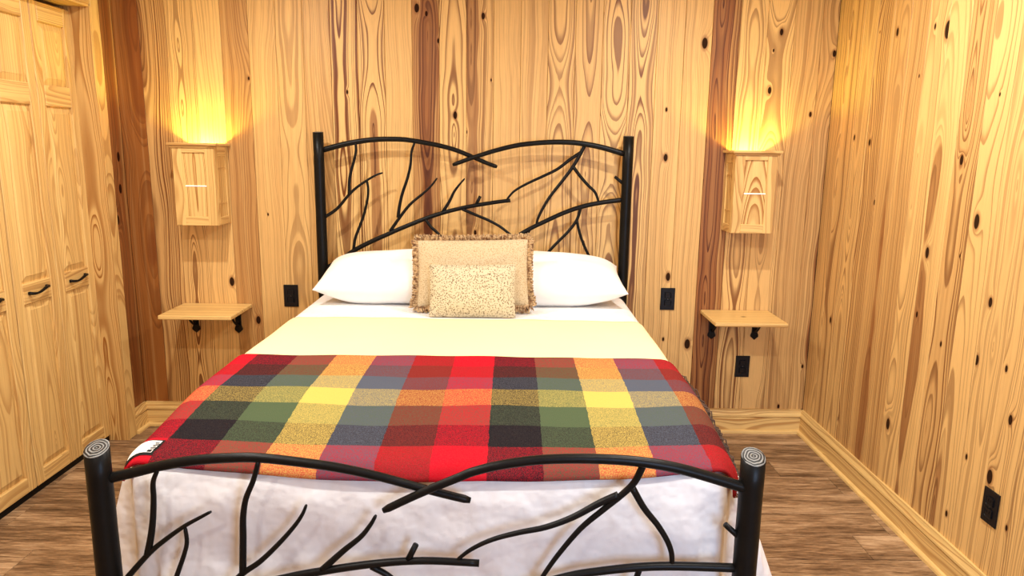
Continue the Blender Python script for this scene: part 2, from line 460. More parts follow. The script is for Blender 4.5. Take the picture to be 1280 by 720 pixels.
X0 = -0.737 - PITCHW * 8
for i in range(27):
    lo, hi = X0 + i * PITCHW, X0 + (i + 1) * PITCHW
    a, b_ = max(lo, XL), min(hi, XR)
    me = BOARD if (b_ - a) > PITCHW - 1e-4 else board_mesh(b_ - a)
    o = bpy.data.objects.new('wall_board', me); link(o, wall_back)
    mid = (a + b_) / 2
    o.location = Vector((mid, 0, 0)) - wall_back.location
    t = LOOK[i]
    wood(o, (0, 0, 1), t[3], t[4], 1.37 * i + 0.3, t[0], t[1], t[2], knots_for(KB, back_local, a, b_, mid, 0.66))
rr = random.Random(11)
n = int(math.ceil((-FRONT_Y) / PITCHW))
for i in range(n):
    a, b_ = i * PITCHW, min((i + 1) * PITCHW, -FRONT_Y)
    me = BOARD if (b_ - a) > PITCHW - 1e-4 else board_mesh(b_ - a)
    o = bpy.data.objects.new('wall_board', me); link(o, wall_right)
    mid = (a + b_) / 2
    o.rotation_euler = (0, 0, -math.pi / 2)
    o.location = Vector((XR, -mid, 0)) - wall_right.location
    tone = rr.choice((-0.15, -0.05, 0.05, 0.12, 0.2, 0.34)); heart = rr.choice((0, 0, 0, 0, 0.018, 0.03))
    if i in (2, 5, 9): tone += 0.10
    wood(o, (0, 0, 1), rr.uniform(-.10, .10), rr.uniform(.015, .06), 40 + i * 2.11, tone, heart, rr.uniform(.35, .75), knots_for(KR, right_local, a, b_, mid, 0.82))
ceiling = span_box('ceiling', (-2.06, FRONT_Y - 0.06, CEIL_Z), (XR + 0.1, 0.08, CEIL_Z + 0.06), CEILING_MAT); tag(ceiling, 'plain pale ceiling above the pine walls', kind='structure')

# left wall: strip of boards, closet opening with casing, wall beyond
OP0, OP1, OPZ = -0.222, -1.445, 2.195      # closet opening in y, and its head
wall_left = span_box('wall_left', (-2.06, FRONT_Y, -0.02), (-2.0, BOARD_T, CEIL_Z), DARK); tag(wall_left, 'pine clad wall around the closet doors', kind='structure')
def left_board(y0, y1, z0, z1, tone, heart, contrast, knots=(), x0=0.03, d0=0.04, seed=None):
    o = span_box('wall_board', (-2.0, min(y0, y1), z0), (XL, max(y0, y1), z1), PINE, wall_left)
    return wood(o, (0, 0, 1), x0, d0, RNG.uniform(0, 20) if seed is None else seed, tone, heart, contrast, knots)
zc = CEIL_Z / 2
kl = []
for px, py, rp in ((148, 196, 2.4), (150.5, 236, 2.4), (147.5, 275, 3.0), (161.5, 447, 3.5)):
    p = on_x(px, py, XL); kl.append((p.y - (-0.075) + (XL + 2.0) / 2, p.z - zc, 0.013))
left_board(0.0, -0.150, 0, CEIL_Z, 0.80, 0.10, 0.5, kl)
left_board(-0.150, OP0 - 0.0, 0, CEIL_Z, 0.5, 0.0, 0.5)
yy = OP0
while yy > OP1 + 0.01:
    y2 = max(yy - PITCHW, OP1); left_board(yy - 0.0006, y2 + 0.0006, OPZ + 0.012, CEIL_Z, RNG.uniform(.1, .4), 0, .5); yy = y2
yy = OP1
while yy > FRONT_Y + 0.01:
    y2 = max(yy - PITCHW, FRONT_Y); left_board(yy - 0.0006, y2 + 0.0006, 0, CEIL_Z, RNG.uniform(.05, .3), 0, .5); yy = y2
CX = XL + 0.020
t1 = empty('trim_1', (XL, OP0, 0)); tag(t1, 'pine casing and jamb around the closet opening', kind='structure')
rwood(span_box('casing', (XL, OP0 + 0.075, 0), (CX, OP0 + 0.004, OPZ + 0.079), PINE_TRIM, t1, 0.003), (0, 0, 1), 0.08, 0.5)
rwood(span_box('casing', (XL, OP1 - 0.004, 0), (CX, OP1 - 0.075, OPZ + 0.079), PINE_TRIM, t1, 0.003), (0, 0, 1), 0.1, 0.5)
rwood(span_box('head_casing', (XL, OP0 + 0.0, OPZ + 0.006), (CX, OP1, OPZ + 0.079), PINE_TRIM, t1, 0.003), (0, 1, 0), 0.1, 0.5)
wood(span_box('jamb', (-1.99, OP0 + 0.010, 0), (CX - 0.001, OP0 - 0.010, OPZ), PINE_TRIM, t1, 0.001), (0, 0, 1), 0.0, 0.03, 3.3, 0.30, 0.0, 0.75)
rwood(span_box('jamb', (-1.99, OP1 + 0.010, 0), (CX - 0.001, OP1 - 0.008, OPZ), PINE_TRIM, t1, 0.001), (0, 0, 1), 0.2, 0.6)
rwood(span_box('head_jamb', (-1.99, OP0 - 0.010, OPZ - 0.006), (CX - 0.001, OP1 + 0.010, OPZ + 0.012), PINE_TRIM, t1, 0.001), (0, 1, 0), 0.2, 0.5)

span_box('door_gap_shade', (CLOSET_X - 0.034, OP1 + 0.012, 0.0), (CLOSET_X - 0.006, OP0 - 0.012, 0.029), SLOT_AND_GAP_SHADE_BLACK, t1)  # black strip standing in for the shade in the gap under the doors
# front wall behind the camera, with the window opening that lets the daylight in
wall_front = empty('wall_front', (0, FRONT_Y, 0)); tag(wall_front, 'pine clad wall behind the camera with a window', kind='structure')
WX0, WX1, WZ0, WZ1 = 0.85, 1.65, 0.80, 1.90
for lo, hi in (((-2.06, 0), (WX0, CEIL_Z)), ((WX1, 0), (XR + 0.08, CEIL_Z)), ((WX0, 0), (WX1, WZ0)), ((WX0, WZ1), (WX1, CEIL_Z))):
    rwood(span_box('wall_panel', (lo[0], FRONT_Y - 0.06, lo[1]), (hi[0], FRONT_Y, hi[1]), PINE, wall_front), (0, 0, 1), 0.2, 0.5)

# baseboards
BB = 0.138
def bb_profile():
    # (out, z): out measured from the wall face into the room
    return [(0.0, 0.0), (0.016, 0.0), (0.016, 0.088), (0.009, 0.090), (0.009, 0.0945), (0.018, 0.0965), (0.018, 0.106), (0.013, 0.118), (0.010, 0.130), (0.010, BB), (0.0, BB)]
def shoe_profile():
    return [(0.016, 0.0), (0.031, 0.0), (0.031, 0.010), (0.029, 0.0145), (0.025, 0.0175), (0.016, 0.019)]
def baseboard(name, label, p0, p1, out, seed, tone):
    p0, p1 = Vector(p0), Vector(p1); L = (p1 - p0).length; mid = (p0 + p1) / 2
    # local x along wall, local +y = out of the wall
    ang = math.atan2(out[1], out[0]) - math.pi / 2
    root = empty(name, mid); root.rotation_euler = (0, 0, ang); tag(root, label, kind='structure')
    o = obj('board', prism_bm(bb_profile(), L), PINE_TRIM, root); wood(o, (1, 0, 0), 0.03, 0.05, seed, tone, 0.0, 0.6)
    s = obj('shoe_moulding', prism_bm(shoe_profile(), L), PINE_TRIM, root); wood(s, (1, 0, 0), 0.2, 0.1, seed + 3, -0.3, 0.0, 0.15)
    return root
baseboard('baseboard_back', 'pale pine baseboard along the headboard wall', (XL, 0, 0), (XR, 0, 0), (0, -1), 5.2, -0.15)
baseboard('baseboard_right', 'pale pine baseboard running along the right wall', (XR, 0, 0), (XR, FRONT_Y, 0), (-1, 0), 9.4, 0.0)
baseboard('baseboard_left', 'short pine baseboard between closet casing and corner', (XL, OP0 + 0.076, 0), (XL, 0, 0), (1, 0), 2.4, -0.15)

# closet: two bifold doors, each of two leaves
def make_handle(parent, loc):
    pts = []
    for i in range(11):
        t = -1 + 2 * i / 10
        pts.append((0.006 + 0.020 * (1 - t * t) ** 0.5 if abs(t) < 1 else 0.004, t * 0.066, 0.008 * math.sin(t * 2.6)))
    rad = [0.0075, 0.0065, 0.0055, 0.0055, 0.006, 0.0065, 0.007, 0.0065, 0.006, 0.007, 0.008]
    bm = bmesh.new(); tube_into(bm, catmull(pts, 3), [rad[min(10, i // 3)] for i in range(31)], 8)
    for s in (-1, 1):
        q = box_bm(0.010, 0.014, 0.014, 0.002, (0.004, s * 0.060, 0.008 * math.sin(s * 2.4)))
        me = bpy.data.meshes.new('t'); q.to_mesh(me); q.free(); bm.from_mesh(me); bpy.data.meshes.remove(me)
    return obj('handle', bm, IRON, parent, loc, True)
def raised_panel(name, parent, y0, y1, z0, z1, seed, tone):
    """fielded panel: bevel rising from the recess to a flat field"""
    cy, cz, w, h = (y0 + y1) / 2, (z0 + z1) / 2, abs(y1 - y0), abs(z1 - z0)
    bm = bmesh.new(); rings = []
    for inset, out in ((0.0, -0.013), (0.004, -0.013), (0.030, -0.004), (0.0315, -0.0025)):
        a, b2 = w / 2 - inset, h / 2 - inset
        rings.append([bm.verts.new((out, sy * a, sz * b2)) for sy, sz in ((-1, -1), (1, -1), (1, 1), (-1, 1))])
    for q in range(3):
        for i in range(4):
            bm.faces.new((rings[q][i], rings[q][(i + 1) % 4], rings[q + 1][(i + 1) % 4], rings[q + 1][i]))
    bm.faces.new(rings[3]); bmesh.ops.recalc_face_normals(bm, faces=bm.faces[:])
    o = obj(name, bm, PINE_TRIM, parent, (0, cy, cz)); wood(o, (0, 0, 1), RNG.uniform(-.08, .08), RNG.uniform(.02, .05), seed, tone, 0.0, 0.45)
    return o
LEAF_W = 0.300
def make_leaf(door, ycentre, seed):
    leaf = obj('door_leaf', box_bm(0.016, LEAF_W - 0.004, 2.138, 0.001, (-0.022, 0, 1.101)), PINE_TRIM, door, (0, ycentre - door.location.y, 0))
    wood(leaf, (0, 0, 1), 0.1, 0.05, seed, 0.1, 0, 0.4)
    hw = LEAF_W / 2 - 0.0022; st = 0.052
    def piece(name, y0, y1, z0, z1, axis, s):
        c = ((y0 + y1) / 2, (z0 + z1) / 2)
        o = obj(name, box_bm(0.016, abs(y1 - y0), abs(z1 - z0), 0.003, (-0.008, 0, 0)), PINE_TRIM, leaf, (0, c[0], c[1]))
        return wood(o, axis, RNG.uniform(-.15, .15), RNG.uniform(.03, .1), s, RNG.uniform(0.02, 0.18), 0, 0.5)
    piece('stile', -hw, -hw + st, 0.030, 2.170, (0, 0, 1), seed + .3); piece('stile', hw - st, hw, 0.030, 2.170, (0, 0, 1), seed + .6)
    for j, (z0, z1) in enumerate(((2.085, 2.170), (1.717, 1.810), (0.855, 0.945), (0.030, 0.098))):
        piece('rail', -hw + st, hw - st, z0, z1, (0, 1, 0), seed + 1 + j)
    for j, (z0, z1) in enumerate(((1.810, 2.085), (0.945, 1.717), (0.098, 0.855))):
        raised_panel('panel', leaf, -hw + st, hw - st, z0, z1, seed + 6 + j * 1.7, RNG.uniform(0.05, 0.22))
    make_handle(leaf, (0.0, 0, 0.906))
    return leaf
d2 = empty('door_2', (CLOSET_X, -0.527, 0)); tag(d2, 'pine bifold closet door next to the corner, two leaves with black pulls', kind='structure')
make_leaf(d2, -0.378, 21.0); make_leaf(d2, -0.678, 34.0)
d1 = empty('door_1', (CLOSET_X, -1.129, 0)); tag(d1, 'pine bifold closet door at the left edge of the photo', kind='structure')
make_leaf(d1, -0.981, 47.0); make_leaf(d1, -1.281, 58.0)

# ------------------------------------------------------------------ bed frame of black iron branches
YH, YF, HH, HF, BW = -0.10, -2.2214, 1.6216, 0.8355, 0.79
bed = empty('iron_bed', (0, (YH + YF) / 2, 0)); tag(bed, 'black iron bed frame with intertwined branch headboard and footboard', 'bed')
def make_end(part_name, y, height, arcs, mains, twigs, stubs, r_arc, r_main, r_twig, dia, cut):
    part = empty(part_name, (0, y - bed.location.y, 0), bed)
    for s in (-1, 1):
        bm = bmesh.new()
        pts = [(0, 0, z) for z in [height * i / 12 for i in range(13)]]
        rj = random.Random(5 + s)
        tube_into(bm, pts, [dia / 2 * (1 + rj.uniform(-.02, .02)) for _ in pts], 20)
        for v in bm.verts:      # the log end is sawn at a slant
            if v.co.z > height - 1e-4: v.co.z += v.co.y * math.tan(cut)
        obj('post', bm, IRON, part, (s * BW, 0, 0), True)
        bm = bmesh.new(); prof = [(0.0, 0.0015), (0.008, 0.001), (0.016, 0.0018), (0.021, 0.001), (dia / 2 - 0.002, 0.001), (dia / 2 - 0.0005, -0.0005)]
        rings = []
        for (r, z) in prof[1:]:
            rings.append([bm.verts.new((r * math.cos(a * math.pi / 10), r * math.sin(a * math.pi / 10), z)) for a in range(20)])
        c = bm.verts.new((0, 0, prof[0][1]))
        for a in range(20):
            bm.faces.new((c, rings[0][a], rings[0][(a + 1) % 20]))
            for q in range(len(rings) - 1): bm.faces.new((rings[q][a], rings[q + 1][a], rings[q + 1][(a + 1) % 20], rings[q][(a + 1) % 20]))
        for v in bm.verts: v.co.y /= math.cos(cut)
        obj('end_cap', bm, LOG_END, part, (s * BW, 0, height + 0.001), True, (cut, 0, 0))
    def branch(name, px, r0, r1, dy=0.0, bulge=True):
        P = [on_y(u, v, y) - Vector((0, y, 0)) for u, v in px]
        C = catmull(P, 5); nn = len(C)
        o_ = C[0].copy()
        R = []
        for i in range(nn):
            t = i / (nn - 1); R.append(r0 + (r1 - r0) * t)
        if r1 < r0 * 0.75: R[-1] *= 0.7
        bm = bmesh.new(); tube_into(bm, [c - o_ + Vector((0, dy, 0)) for c in C], R, 10)
        return obj(name, bm, IRON, part, o_, True)
    for i, px in enumerate(arcs): branch('top_branch', px, r_arc, r_arc * 0.72, -0.006 if i else 0.006)
    for px in mains: branch('lower_branch', px, r_main, r_main * 0.8)
    for px, a, b_ in twigs: branch('twig', px, r_twig * a, r_twig * b_)
    for px in stubs: branch('stub', px, r_twig * 1.05, r_twig * 0.95)
    return part
H_ARC = [[(403, 187.4), (425.8, 181.3), (444, 177.5), (465.6, 174.6), (487, 173.9), (510, 175), (545.8, 181.3), (568.8, 187.4), (591.7, 196.6), (607, 203.3), (621.5, 208.8)],
         [(780, 192.4), (755, 185), (734.2, 180.6), (713.3, 178), (685.6, 177.8), (657.8, 180.1), (640, 183), (619.2, 188.2), (599.3, 194.3), (585.6, 198.9), (566, 206.2)]]
H_MAIN = [[(405, 337), (425.8, 324.9), (444.2, 312.2), (465.6, 301.2), (487, 291.8), (500, 286), (531.3, 273.4), (553.8, 266), (577.5, 260), (600, 255.8), (625, 252), (638, 250.6)],
          [(779, 249.6), (749, 253.7), (724.7, 259.1), (703.3, 266.7), (680.4, 277.2), (660.5, 286.9), (645.3, 296), (630, 305), (612, 320), (600, 340)]]
H_TW = [([(436.5, 243), (436.8, 226.4), (438.8, 214.2), (442.6, 200.4), (445, 188.2), (444.2, 178.3)], 1.1, .75),
        ([(405, 272), (421.3, 260.8), (436.5, 243), (447.2, 233.3), (459.5, 224.9), (470, 218.8), (478.6, 216)], 1.1, .55),
        ([(441.9, 311.9), (444.2, 297.4), (448.8, 285.1), (454.9, 268.3), (459.5, 247.8), (460.2, 235.6), (458.7, 226.4)], 1.0, .75),
        ([(497.5, 272), (499.5, 257), (503, 241.7), (509.2, 223.3), (513, 206.5), (514.5, 189.7), (518.3, 178)], 1.1, .75),
        ([(487.7, 289), (499.2, 272.5), (512.5, 255.6), (528.8, 241.9), (538.8, 232.5), (546.5, 222.5)], 1.1, .55),
        ([(553.8, 264.5), (561.3, 252.5), (567.5, 240), (573.8, 231.3), (581, 223.1)], 1.1, .55),
        ([(531.9, 274.5), (538.8, 283.8), (546.3, 290.6), (556, 302), (566, 320)], 1.0, .9),
        ([(577.8, 261.5), (595, 268.8), (612.5, 276.3), (627.5, 285), (642, 297)], 1.0, .85),
        ([(670.5, 281), (672.5, 273), (678.9, 259.9), (688.3, 244.7), (703.6, 225.3), (716, 208.6), (725.8, 191.9), (731, 181.5)], .8, 1.2),
        ([(726, 190.6), (713.3, 198.9), (696.7, 211.4), (678.6, 220.4), (657.8, 230.1), (642.5, 239.2), (633, 250)], 1.15, .65),
        ([(716.5, 208.5), (725.8, 221.1), (735.6, 232.2), (743.9, 240.6), (748.5, 252.5)], 1.1, .8),
        ([(725.8, 259.5), (720.9, 275.1), (709.4, 290.4), (695.7, 304.1), (681.9, 319.4), (670, 338)], 1.0, .9),
        ([(720.9, 275.1), (724.7, 291.9), (730.8, 308.7), (739.2, 326.3), (746, 345)], .9, .9),
        ([(662, 287.5), (656, 298.8), (651, 315)], .9, .9)]
H_ST = [[(595, 256), (600.3, 245.2)], [(781, 231.5), (768.5, 220.8)]]
hb = make_end('headboard', YH, HH, H_ARC, H_MAIN, H_TW, H_ST, 0.0145, 0.0125, 0.0082, 0.054, math.radians(6))
F_ARC = [[(128, 600.5), (165, 592), (200, 583.5), (240, 577), (280, 574), (322.5, 573.6), (384, 580.3), (429, 587.3), (473, 597), (517.8, 609), (551, 618), (588, 627)],
         [(934, 609.5), (885, 594.5), (842.5, 583), (800, 576), (760, 572.8), (715.6, 572), (671, 573.8), (626.7, 579.8), (593, 587.8), (573.3, 595.5), (540, 609), (513.3, 620.8), (479.6, 636.7)]]
F_MAIN = [[(136, 806), (200, 775), (290, 740), (362, 721.5), (406.7, 713.3), (451, 706.7), (495.6, 702.2), (540, 701), (599, 704)],
          [(926, 710), (847.5, 707.7), (800.6, 708.8), (753.8, 713.5), (711.6, 720), (660, 735), (620, 755), (590, 790)]]
F_TW = [([(184.5, 693), (188.8, 670), (191.3, 647.5), (192, 622.5), (191.5, 602.5), (197.5, 586)], 1.15, .7),
        ([(136, 750), (161, 720), (186.7, 691.4), (207.8, 673.8), (231, 657.4), (250, 646.9), (264, 639.4)], 1.1, .5),
        ([(205, 775), (213, 745), (221.9, 717.2), (230, 693.8), (233.6, 677.3), (231.3, 659)], 1.0, .6),
        ([(303.5, 717), (303.9, 670.3), (303.9, 646.9), (307.4, 623.4), (316.8, 600), (323, 576)], 1.15, .8),
        ([(280, 742), (301.6, 718.4), (325, 702), (348.4, 679.7), (367.2, 658.6), (377.7, 643.4), (383, 631)], 1.1, .5),
        ([(402, 713), (428.9, 688.9), (451, 671), (463.3, 655.6), (470, 644)], 1.15, .55),
        ([(464, 708), (487, 721), (510, 745), (520, 775)], 1.0, .9),
        ([(773, 618.5), (749, 629), (715.6, 646.7), (682, 659), (649, 665.6), (615.6, 674.4), (589, 686.7), (570, 701)], 1.2, .6),
        ([(674, 730), (678.8, 720), (697.5, 693.6), (725.6, 660.8), (753.7, 637.3), (777, 618.6), (793.6, 602), (805.5, 578)], .7, 1.2),
        ([(790, 609), (805, 635), (821.7, 656), (833.4, 674.8), (839.3, 691), (840, 708)], 1.15, .8),
        ([(800, 710), (790, 735), (770, 765), (745, 800)], 1.0, .9), ([(790, 735), (800, 770), (812, 800)], .9, .9)]
F_ST = [[(509, 702), (520, 680.5)], [(929, 676), (906.5, 655.5)]]
fb = make_end('footboard', YF, HF, F_ARC, F_MAIN, F_TW, F_ST, 0.0137, 0.0112, 0.0078, 0.058, math.radians(24))
for part, zr in ((hb, 0.86), (hb, 0.36), (fb, 0.33)):
    bm = bmesh.new(); tube_into(bm, [(-BW, 0, zr), (BW, 0, zr)], 0.011, 10); obj('cross_rail', bm, IRON, part)
for s in (-1, 1):
    o = obj('side_rail', box_bm(0.022, abs(YF - YH), 0.05, 0.003), IRON, bed, (s * (BW - 0.03), 0, 0.36))

# ------------------------------------------------------------------ mattress and bedding
MT = 0.798          # top of the sheet
Y_HEAD, Y_FOOT = -0.150, -2.160
def half_width(y):
    t = min(1.0, max(0.0, (-y - 1.45) / 0.72)); w = 0.802 - 0.014 * t * t * (3 - 2 * t)
    d = max(0.0, (Y_FOOT + 0.085) - y)   # plan rounding at the foot corners
    if d > 0: w -= 0.085 - math.sqrt(max(0.0, 0.085 ** 2 - min(d, 0.085) ** 2)) * 1.0
    return w
def top_z(y):
    t = min(1.0, max(0.0, (-y - 1.65) / 0.50)); return MT - 0.036 * t * t * (3 - 2 * t)
m_o = span_box('mattress', (-0.755, Y_FOOT + 0.025, 0.385), (0.755, Y_HEAD + 0.012, MT - 0.050), SHEET, None, 0.05, 3)
tag(m_o, 'thick white mattress under the sheets on the iron bed', 'mattress')
for p in m_o.data.polygons: p.use_smooth = True
# white sheet: top plus a skirt that hangs all round, flaring at the foot of the long sides
def perimeter():
    pts = []
    for i in range(40): pts.append(('L', -1, Y_HEAD + (Y_FOOT + 0.09 - Y_HEAD) * i / 39))
    for i in range(1, 10):
        a = math.pi / 2 * i / 10; pts.append(('CL', a, 0))
    for i in range(80): pts.append(('F', -0.685 + 1.37 * i / 79, 0))
    for i in range(1, 10):
        a = math.pi / 2 * (1 - i / 10); pts.append(('CR', a, 0))
    for i in range(40): pts.append(('R', 1, Y_FOOT + 0.09 + (Y_HEAD - Y_FOOT - 0.09) * i / 39))
    for i in range(1, 12): pts.append(('H', 0.80 - 1.60 * i / 12, 0))
    out = []
    for kind, a, b_ in pts:
        if kind == 'L': out.append((Vector((-half_width(b_), b_, 0)), Vector((-1, 0, 0)), kind))
        elif kind == 'R': out.append((Vector((half_width(b_), b_, 0)), Vector((1, 0, 0)), kind))
        elif kind == 'F': out.append((Vector((a, Y_FOOT, 0)), Vector((0, -1, 0)), kind))
        elif kind == 'H': out.append((Vector((a, Y_HEAD, 0)), Vector((0, 1, 0)), kind))
        else:
            sg = -1 if kind == 'CL' else 1
            w = half_width(Y_FOOT + 0.09)
            nv = Vector((sg * math.cos(a), -math.sin(a), 0))
            out.append((Vector((sg * (0.685 + (w - 0.685) * math.cos(a)), Y_FOOT + 0.09 - 0.09 * math.sin(a), 0)), nv, kind))
    return out
PER = perimeter()
def smooth(t): t = max(0, min(1, t)); return t * t * (3 - 2 * t)
def sheet_bm():
    bm = bmesh.new(); rings = []
    R = 0.055
    # profile: inset/outset, z ; fraction along the fall for flare
    prof = [('top', f) for f in (0.0, 0.2, 0.35, 0.5, 0.6, 0.7, 0.8, 0.9)] + [('arc', a) for a in (0, .2, .4, .6, .8, 1.0)] + [('fall', f) for f in [i / 30 for i in range(1, 31)]]
    rs = random.Random(2)
    for kind, f in prof:
        ring = []
        for i, (p, nv, seg) in enumerate(PER):
            cen = Vector((p.x * 0.0, max(min(p.y, Y_HEAD - 0.6), Y_FOOT + 0.6), 0))
            inner = p - nv * R
            s = (p.x if seg == 'F' else p.y) * 2.2 if seg in 'LRF' else i * 0.045
            if kind == 'top': q = cen.lerp(inner, f / 0.9 * 0.97); z = top_z(q.y)
            elif kind == 'arc':
                a = math.pi / 2 * f; q = inner + nv * (R * math.sin(a)); z = top_z(q.y) - R * (1 - math.cos(a))
            else:
                z = top_z(p.y) - R - f * (top_z(p.y) - R - 0.10); fall = MT - z
                if seg in ('L', 'R'):
                    near = smooth((-p.y - 1.2) / 0.75) * (1 - smooth((-p.y - 2.02) / 0.09) * 0.55)
                    off = fall * (0.10 + 0.25 * near) + 0.014 * math.sin(s * 5.1) * f + 0.010 * math.sin(s * 9.7 + 1) * f
                elif seg == 'F':
                    off = 0.008 * math.sin(s * 6.3 + 9 * z) * f + 0.006 * math.sin(s * 11.7 - 14 * z) * f ** .5 + 0.004 * math.sin(s * 23.0 + 22 * z) * f ** .5 + 0.006
                elif seg == 'H': off = 0.0
                else: off = 0.02 * f * math.cos(i)
                q = p + nv * off
            ring.append(bm.verts.new((q.x, q.y, z)))
        rings.append(ring)
    nP = len(PER)
    for a in range(len(rings) - 1):
        for i in range(nP):
            bm.faces.new((rings[a][i], rings[a][(i + 1) % nP], rings[a + 1][(i + 1) % nP], rings[a + 1][i]))
    bmesh.ops.remove_doubles(bm, verts=rings[0], dist=1e-5)
    bmesh.ops.recalc_face_normals(bm, faces=bm.faces[:])
    return bm
sheet = obj('bed_sheet', sheet_bm(), SHEET, None, (0, 0, 0), True)
tag(sheet, 'white cotton sheet spread over the mattress and hanging behind the footboard', 'bed sheet')

def draped(name, mat, x_lo, x_hi, y_top, y_len, lift, nu, nv, uvf=None, edge=None, thick=0.0, hem=None):
    """cloth laid over the sheet: s across (arc length), t down the bed (arc length)"""
    R = 0.055 + lift
    def wrap(s, lim):
        s_abs = abs(s); flat = lim - 0.055
        if s_abs <= flat: return s_abs, 0.0
        a = (s_abs - flat) / R
        if a < math.pi / 2: return flat + R * math.sin(a), R * (1 - math.cos(a))
        return flat + R, R + (s_abs - flat - R * math.pi / 2)
    def f(u, v):
        s = x_lo + (x_hi - x_lo) * u
        t0 = y_top + (edge(s) if edge else 0.0) * (1 - v)
        t = -t0 + v * (y_len - (hem(s) if hem else 0.0))
        yy, dy = wrap(t, -Y_FOOT)
        xx, dx = wrap(s, half_width(max(-yy, Y_FOOT + 0.03)))
        drop = math.sqrt(dx * dx + dy * dy) if (dx > 0 and dy > 0) else dx + dy
        if dx > R: xx += (dx - R) * 0.10
        z = top_z(-min(yy, -Y_FOOT)) + lift - drop
        w = 0.0015 * math.sin(s * 9 + t * 7) + 0.001 * math.sin(s * 23 - t * 15)
        return Vector((math.copysign(xx, s), -yy, z + w + 0.0015))
    bm = grid_bm(nu, nv, f, uv=uvf)
    bmesh.ops.recalc_face_normals(bm, faces=bm.faces[:])
    me = mesh_of(name, bm, mat, True)
    if sum(p.normal.z for p in me.polygons) < 0: me.flip_normals()
    o = bpy.data.objects.new(name, me); link(o)
    if thick:
        md = o.modifiers.new('thickness', 'SOLIDIFY'); md.thickness = thick; md.offset = 1.0
    return o, f
cream, _f = draped('blanket', CREAM, -1.02, 1.02, -0.712, 1.36, 0.002, 90, 60, None, lambda s: -0.004 * math.sin(s * 3) - 0.02 * (s / 1.0) ** 2 * 0, 0.0035)
tag(cream, 'thin cream blanket smoothed flat across the bed above the plaid throw', 'blanket')
PXL, PXR, PY0, PLEN = -0.806, 0.832, -1.330, 0.850
COLW, ROWW = 0.1424, 0.1215
throw, thr_f = draped('plaid_throw', PLAID, PXL, PXR, PY0, PLEN, 0.0075, 120, 80,
                      lambda u, v: ((PXL + (PXR - PXL) * u + 0.852) / COLW + 6.0, v * PLEN / ROWW + 0.0),
                      lambda s: 0.006 * math.sin(s * 5.0 + 1) + 0.004 * math.sin(s * 11), 0.007, lambda s: 0.036 * min(1.0, abs(s) / 0.75) ** 2 + 0.003 * math.sin(s * 9))
tag(throw, 'multicoloured plaid wool throw with fringed side lying across the foot of the bed', 'throw')
def fringe_bm(side):
    bm = bmesh.new(); rf = random.Random(9 + side)
    for i in range(95):
        v = i / 94.0 + rf.uniform(-.004, .004); v = max(0, min(1, v))
        p = thr_f(1.0 if side > 0 else 0.0, v)
        sx = side
        L = rf.uniform(0.03, 0.055)
        a = p + Vector((0.003 * sx, 0, 0.004))
        b_ = a + Vector((sx * rf.uniform(0.016, 0.030), rf.uniform(-.014, .010), rf.uniform(-0.022, -0.004))); c = b_ + Vector((sx * rf.uniform(-.002, .010), rf.uniform(-.010, .010), -L * 0.75))
        tube_into(bm, [a, b_, c], [0.0020, 0.0018, 0.0022], 4)
    return bm
for s in (1,):
    o = obj('fringe', fringe_bm(s), THREAD, throw); tag(o, 'dark twisted wool fringe', kind='stuff')
# woven maker's tag at the near left corner of the throw
def tag_patch(name, mat, u0, u1, v0, v1, lift, nu=8, nv=8):
    def f(a, b_):
        u = u0 + (u1 - u0) * a; v = v0 + (v1 - v0) * b_
        p = thr_f(u, v); e = 0.002
        n_ = (thr_f(min(1, u + e), v) - thr_f(max(0, u - e), v)).cross(thr_f(u, min(1, v + e)) - thr_f(u, max(0, v - e)))
        n_.normalize()
        if n_.z < 0 and abs(n_.z) > abs(n_.x): n_ = -n_
        elif abs(n_.x) >= abs(n_.z) and n_.x > 0: n_ = -n_
        return p + n_ * (0.0075 + lift)
    return obj(name, grid_bm(nu, nv, f), mat, throw, (0, 0, 0), True)
TU0, TU1, TV0, TV1 = 0.012, 0.060, 0.876, 0.972
tag_patch('tag_border', TAG_BLACK, TU0, TU1, TV0, TV1, 0.0008)
tag_patch('sewn_tag', TAG_WHITE, TU0 + 0.005, TU1 - 0.004, TV0 + 0.008, TV1 - 0.010, 0.0016)
for i in range(7):       # the line of small dark lettering, too small to read
    v0 = TV0 + 0.022 + i * 0.0085
    tag_patch('tag_print', TAG_BLACK, TU0 + 0.036 + (0.002 if i % 2 else 0), TU0 + 0.046 - (0.003 if i % 3 == 0 else 0), v0, v0 + 0.005 + (0.006 if i == 6 else 0), 0.0022, 2, 2)

